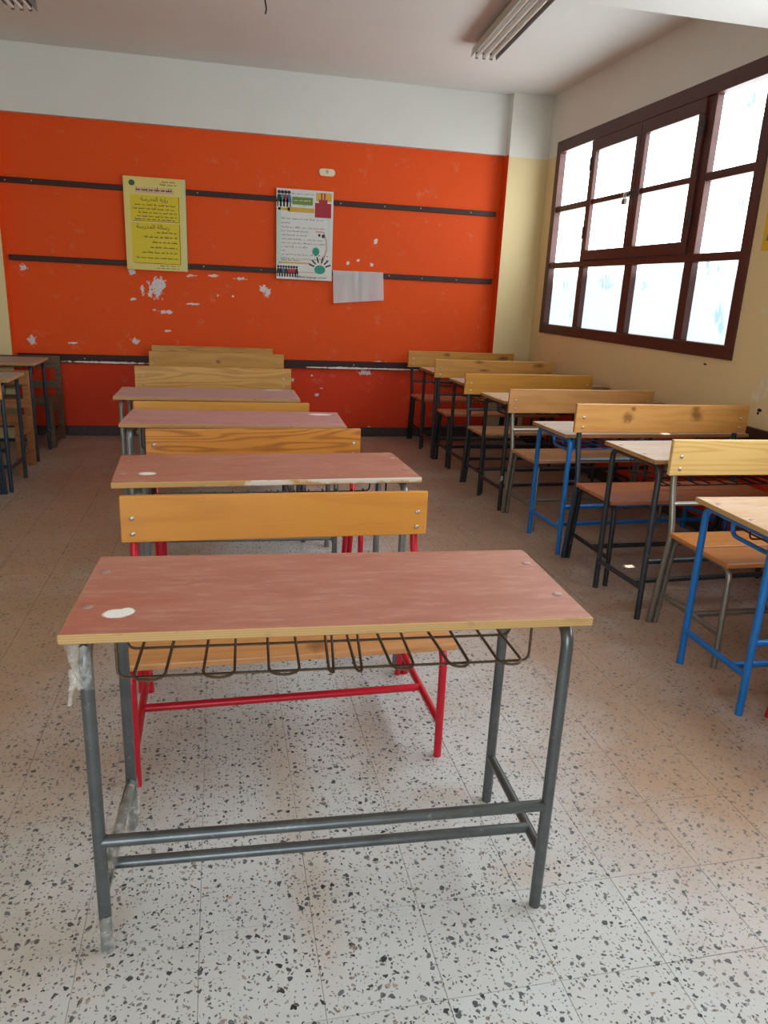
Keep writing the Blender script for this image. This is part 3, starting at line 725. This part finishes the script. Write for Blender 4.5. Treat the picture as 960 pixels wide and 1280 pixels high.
for z, a in ((1.555, -.50), (1.533, -.53)): scribble(yp, a, -.335, z, .014, YP - .0012, rn, arabic=True)
# white poster
wp = thing('poster', 'glossy white poster with lines of print, children at top, beside the blank sheet', 'poster', (0, 0, 0))
bm = new(); box(bm, .538, 1.060, YP, YP + .010, 1.495, 2.280, .001)
sheet_m = plain('poster_white', (216, 218, 216), .16, nscale=5, amount=.05, coat=.5); obj('sheet', bm, sheet_m, wp)
L1_, L2_ = YP - .0006, YP - .0012
pm('p_maroon', (158, 22, 44)); pm('p_ochre', (206, 164, 60)); pm('p_green', (104, 134, 52)); pm('p_teal', (34, 142, 120)); pm('p_blue', (52, 106, 150)); pm('p_mint', (186, 212, 202)); pm('p_pink', (206, 150, 150)); pm('p_skin', (190, 140, 110)); pm('p_dark', (42, 36, 40)); pm('p_crimson', (180, 40, 70))
bm = new(); flat(bm, .540, .575, 1.60, 2.12, L1_); flat(bm, 1.01, 1.035, 1.75, 2.05, L1_); obj('pale_margin', bm, 'p_mint', wp, kind='stuff')
bm = new(); flat(bm, .640, .885, 2.085, 2.125, L1_); flat(bm, .553, .66, 2.095, 2.118, L1_); flat(bm, .90, 1.045, 2.19, 2.262, L1_); flat(bm, .56, .86, 1.635, 1.648, L1_); flat(bm, .60, .95, 1.560, 1.566, L1_); obj('ochre_band', bm, 'p_ochre', wp)
bm = new(); flat(bm, .680, .870, 2.150, 2.215, L1_); obj('green_box', bm, 'p_green', wp)
scribble(wp, .70, .85, 2.182, .016, L2_, rn, 'paper'); scribble(wp, .68, .90, 2.238, .018, L2_, rn); scribble(wp, .74, .85, 2.140, .012, L2_, rn)
bm = new(); flat(bm, .890, 1.042, 2.05, 2.175, L2_); flat(bm, .925, 1.005, 2.175, 2.205, L2_); flat(bm, .945, .957, 2.205, 2.262, L2_); flat(bm, .973, .985, 2.205, 2.262, L2_); obj('maroon_print', bm, 'p_maroon', wp)
def kid(x, z, h, c):
    bm = new(); w = h * .2
    poly(bm, [(x - w * .45, L2_, z + h * .72), (x + w * .45, L2_, z + h * .72), (x + w * .9, L2_, z + h * .28), (x - w * .9, L2_, z + h * .28)], 0)
    for s in (-1, 1): flat(bm, x + s * w * .4 - w * .18, x + s * w * .4 + w * .18, z, z + h * .28, L2_, 1)
    poly(bm, [(x + h * .11 * math.cos(2 * math.pi * j / 10), L2_, z + h * .85 + h * .11 * math.sin(2 * math.pi * j / 10)) for j in range(10)], 2)
    obj('printed_child', bm, [c, 'p_dark', 'p_dark'], wp)
for x, c in ((.562, 'p_dark'), (.592, 'p_teal'), (.622, 'p_crimson'), (.652, 'p_blue')): kid(x, 2.125, .145, c)
for i, c in enumerate(('p_dark', 'p_dark', 'p_blue', 'p_dark', 'p_crimson', 'p_crimson', 'p_crimson', 'p_dark')): kid(.556 + i * .0245, 1.515, .105, c)
for i, (z, b) in enumerate(((2.022, .99), (1.985, .66), (1.948, .99), (1.915, .86), (1.880, .83), (1.846, .96), (1.812, 1.0), (1.778, .84), (1.745, .62), (1.711, 1.02), (1.676, 1.03), (1.645, .84))):
    if z < 1.66: z = 1.660; b = .76
    scribble(wp, .583, b, z, .019, L2_ - .0004, rn)
text(wp, 'Official language school', .865, 1.520, .030, L2_)
bm = new(); n = 20
poly(bm, [(.905 + .033 * math.cos(2 * math.pi * j / n), L1_, 1.752 + .036 * math.sin(2 * math.pi * j / n)) for j in range(n)])
obj('teal_print', bm, 'p_teal', wp); bm = new()
poly(bm, [(.945 + .052 * math.cos(2 * math.pi * j / n), L2_, 1.592 + .040 * math.sin(2 * math.pi * j / n)) for j in range(n)]); obj('teal_print', bm, 'p_teal', wp)
bm = new()
for a in (20, 45, 75, 105, 135, 160):
    a = math.radians(a); c, s = math.cos(a), math.sin(a); p = (.945, 1.600)
    q0, q1, w = .055, .108, .007
    poly(bm, [(p[0] + c * q0 - s * w, L2_, p[1] + s * q0 + c * w), (p[0] + c * q0 + s * w, L2_, p[1] + s * q0 - c * w), (p[0] + c * q1 + s * w, L2_, p[1] + s * q1 - c * w), (p[0] + c * q1 - s * w, L2_, p[1] + s * q1 + c * w)])
flat(bm, .925, .945, 1.885, 1.908, L2_); flat(bm, .958, .985, 1.875, 1.905, L2_); obj('dark_print', bm, 'p_dark', wp)
bm = new(); cv = [(.90, 1.925), (.975, 1.925), (1.0, 1.86), (1.005, 1.78), (.985, 1.70), (.955, 1.64)]
for (a, b), (c, d) in zip(cv, cv[1:]):
    v = Vector((c - a, d - b)).normalized() * .007; poly(bm, [(a - v.y, L1_, b + v.x), (a + v.y, L1_, b - v.x), (c + v.y, L1_, d - v.x), (c - v.y, L1_, d + v.x)])
obj('pink_print', bm, 'p_pink', wp)
# blank folded sheet on the rail
bm = new(); nx, nz = 14, 6; g = []
for i in range(nx + 1):
    col_ = []
    for j in range(nz + 1):
        s, t_ = i / nx, j / nz
        x = 1.070 + .488 * s + .012 * (1 - t_); z = 1.594 - (.300 - .042 * s) * (1 - t_) + .004 * s
        y = D - .034 - .010 * abs(s - .5) * 2 * (1 - t_) - .012 * (1 - t_) ** 2 * math.sin(s * 9) ** 2 - .006 * (s > .95) * (1 - t_)
        if i == nx // 2: y += .004
        col_.append(bm.verts.new((x, y, z)))
    g.append(col_)
for i in range(nx):
    for j in range(nz): bm.faces.new((g[i][j], g[i + 1][j], g[i + 1][j + 1], g[i][j + 1]))
bmesh.ops.solidify(bm, geom=bm.faces[:], thickness=.0012)
tag(obj('paper_sheet', bm, 'paper'), 'blank white folded paper hanging from the rail, right of the white poster', 'paper')
# oval number plate
pl = thing('number_plate', 'small ivory oval plate with a dark 9 high on the orange wall', 'plate', (.999, D, 2.443))
bm = new(); out = [(.043 * (1 if math.cos(a) > 0 else -1) + .031 * math.cos(a), .031 * math.sin(a)) for a in (2 * math.pi * j / 24 + .001 for j in range(24))]
poly(bm, [(x, 0, z) for x, z in out], 0, Vector((0, -.016, 0))); bmesh.ops.bevel(bm, geom=[e for e in bm.edges if all(v.co.y < -.01 for v in e.verts)], offset=.004, segments=2, affect='EDGES'); obj('plate', bm, 'ivory', pl)
text(pl, '9', 0, 0, .050, -.0166, pm('digit_grey', (84, 78, 66)), name='digit')
# poster on the window wall
rp = thing('poster', 'yellow poster on the cream wall at the right edge, just past the window', 'poster', (0, 0, 0))
bm = new(); box(bm, RW - .006, RW, 3.42, 3.985, 1.745, 2.36, .001); obj('sheet', bm, pm('poster_gold', (224, 178, 40)), rp)
bm = new()
for k_ in range(9):
    a = 3.955 - k_ * .055; poly(bm, [(RW - .0066, a, 1.80), (RW - .0066, a - .045, 1.79), (RW - .0066, a - .05, 1.84 + .02 * (k_ % 2)), (RW - .0066, a - .01, 1.86)])
obj('grey_print', bm, pm('p_grey', (112, 118, 128)), rp)
bm = new()
for k_ in range(4):
    for z_ in (1.965, 2.10):
        a = 3.90 - k_ * .11; poly(bm, [(RW - .0066, a + .03 * math.cos(2 * math.pi * j / 12), z_ + .035 * math.sin(2 * math.pi * j / 12)) for j in range(12)])
obj('pale_print', bm, pm('p_pale', (226, 196, 170)), rp)

# ------------------------------------------------------------------ ceiling lights and hook
def ceiling_light(label, x, y, rz, L=1.25):
    root = thing('ceiling_light', label, 'ceiling light', (x, y, H), rz)
    bm = new()
    poly(bm, [(-.085, 0, -.030), (.085, 0, -.030), (.085, 0, -.052), (.045, 0, -.062), (-.045, 0, -.062), (-.085, 0, -.052)], 0, Vector((0, -L, 0))); obj('housing', bm, 'fixture', root)
    for yy in (-.2, -L + .2):
        bm = new(); box(bm, -.03, .03, yy - .03, yy + .03, -.030, 0, .003); obj('mount', bm, 'fixture_dark', root)
    for s in (-1, 1):
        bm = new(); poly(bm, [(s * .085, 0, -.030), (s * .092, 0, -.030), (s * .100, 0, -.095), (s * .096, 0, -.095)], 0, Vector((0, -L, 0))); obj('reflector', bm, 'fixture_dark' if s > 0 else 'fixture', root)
    for xx in (-.056, 0, .056):
        bm = new(); tube(bm, [(xx, -.018, -.083), (xx, -L + .018, -.083)], .0125, 10); tb = obj('lamp_tube', bm, 'tube', root, True)
        for yy in (-.012, -L + .012):
            bm = new(); box(bm, xx - .010, xx + .010, yy - .010, yy + .010, -.10, -.060, .002); obj('lamp_holder', bm, 'fixture_dark', tb)
    return root
ceiling_light('grey fluorescent fixture with unlit tubes on the ceiling near the window', 1.985, 6.02, -.072)
ceiling_light('unlit fluorescent fixture at the top left corner of the picture', -1.25, 6.14, -.07)
bm = new(); tube(bm, [(.30, 5.0, H), (.302, 5.0, 3.10), (.296, 5.004, 3.02), (.308, 4.998, 2.96), (.300, 5.0, 2.935)], .0045, 6, .03)
tag(obj('ceiling_hook', bm, 'black_steel', None, True), 'thin dark wire hook hanging from the bare ceiling', 'hook')
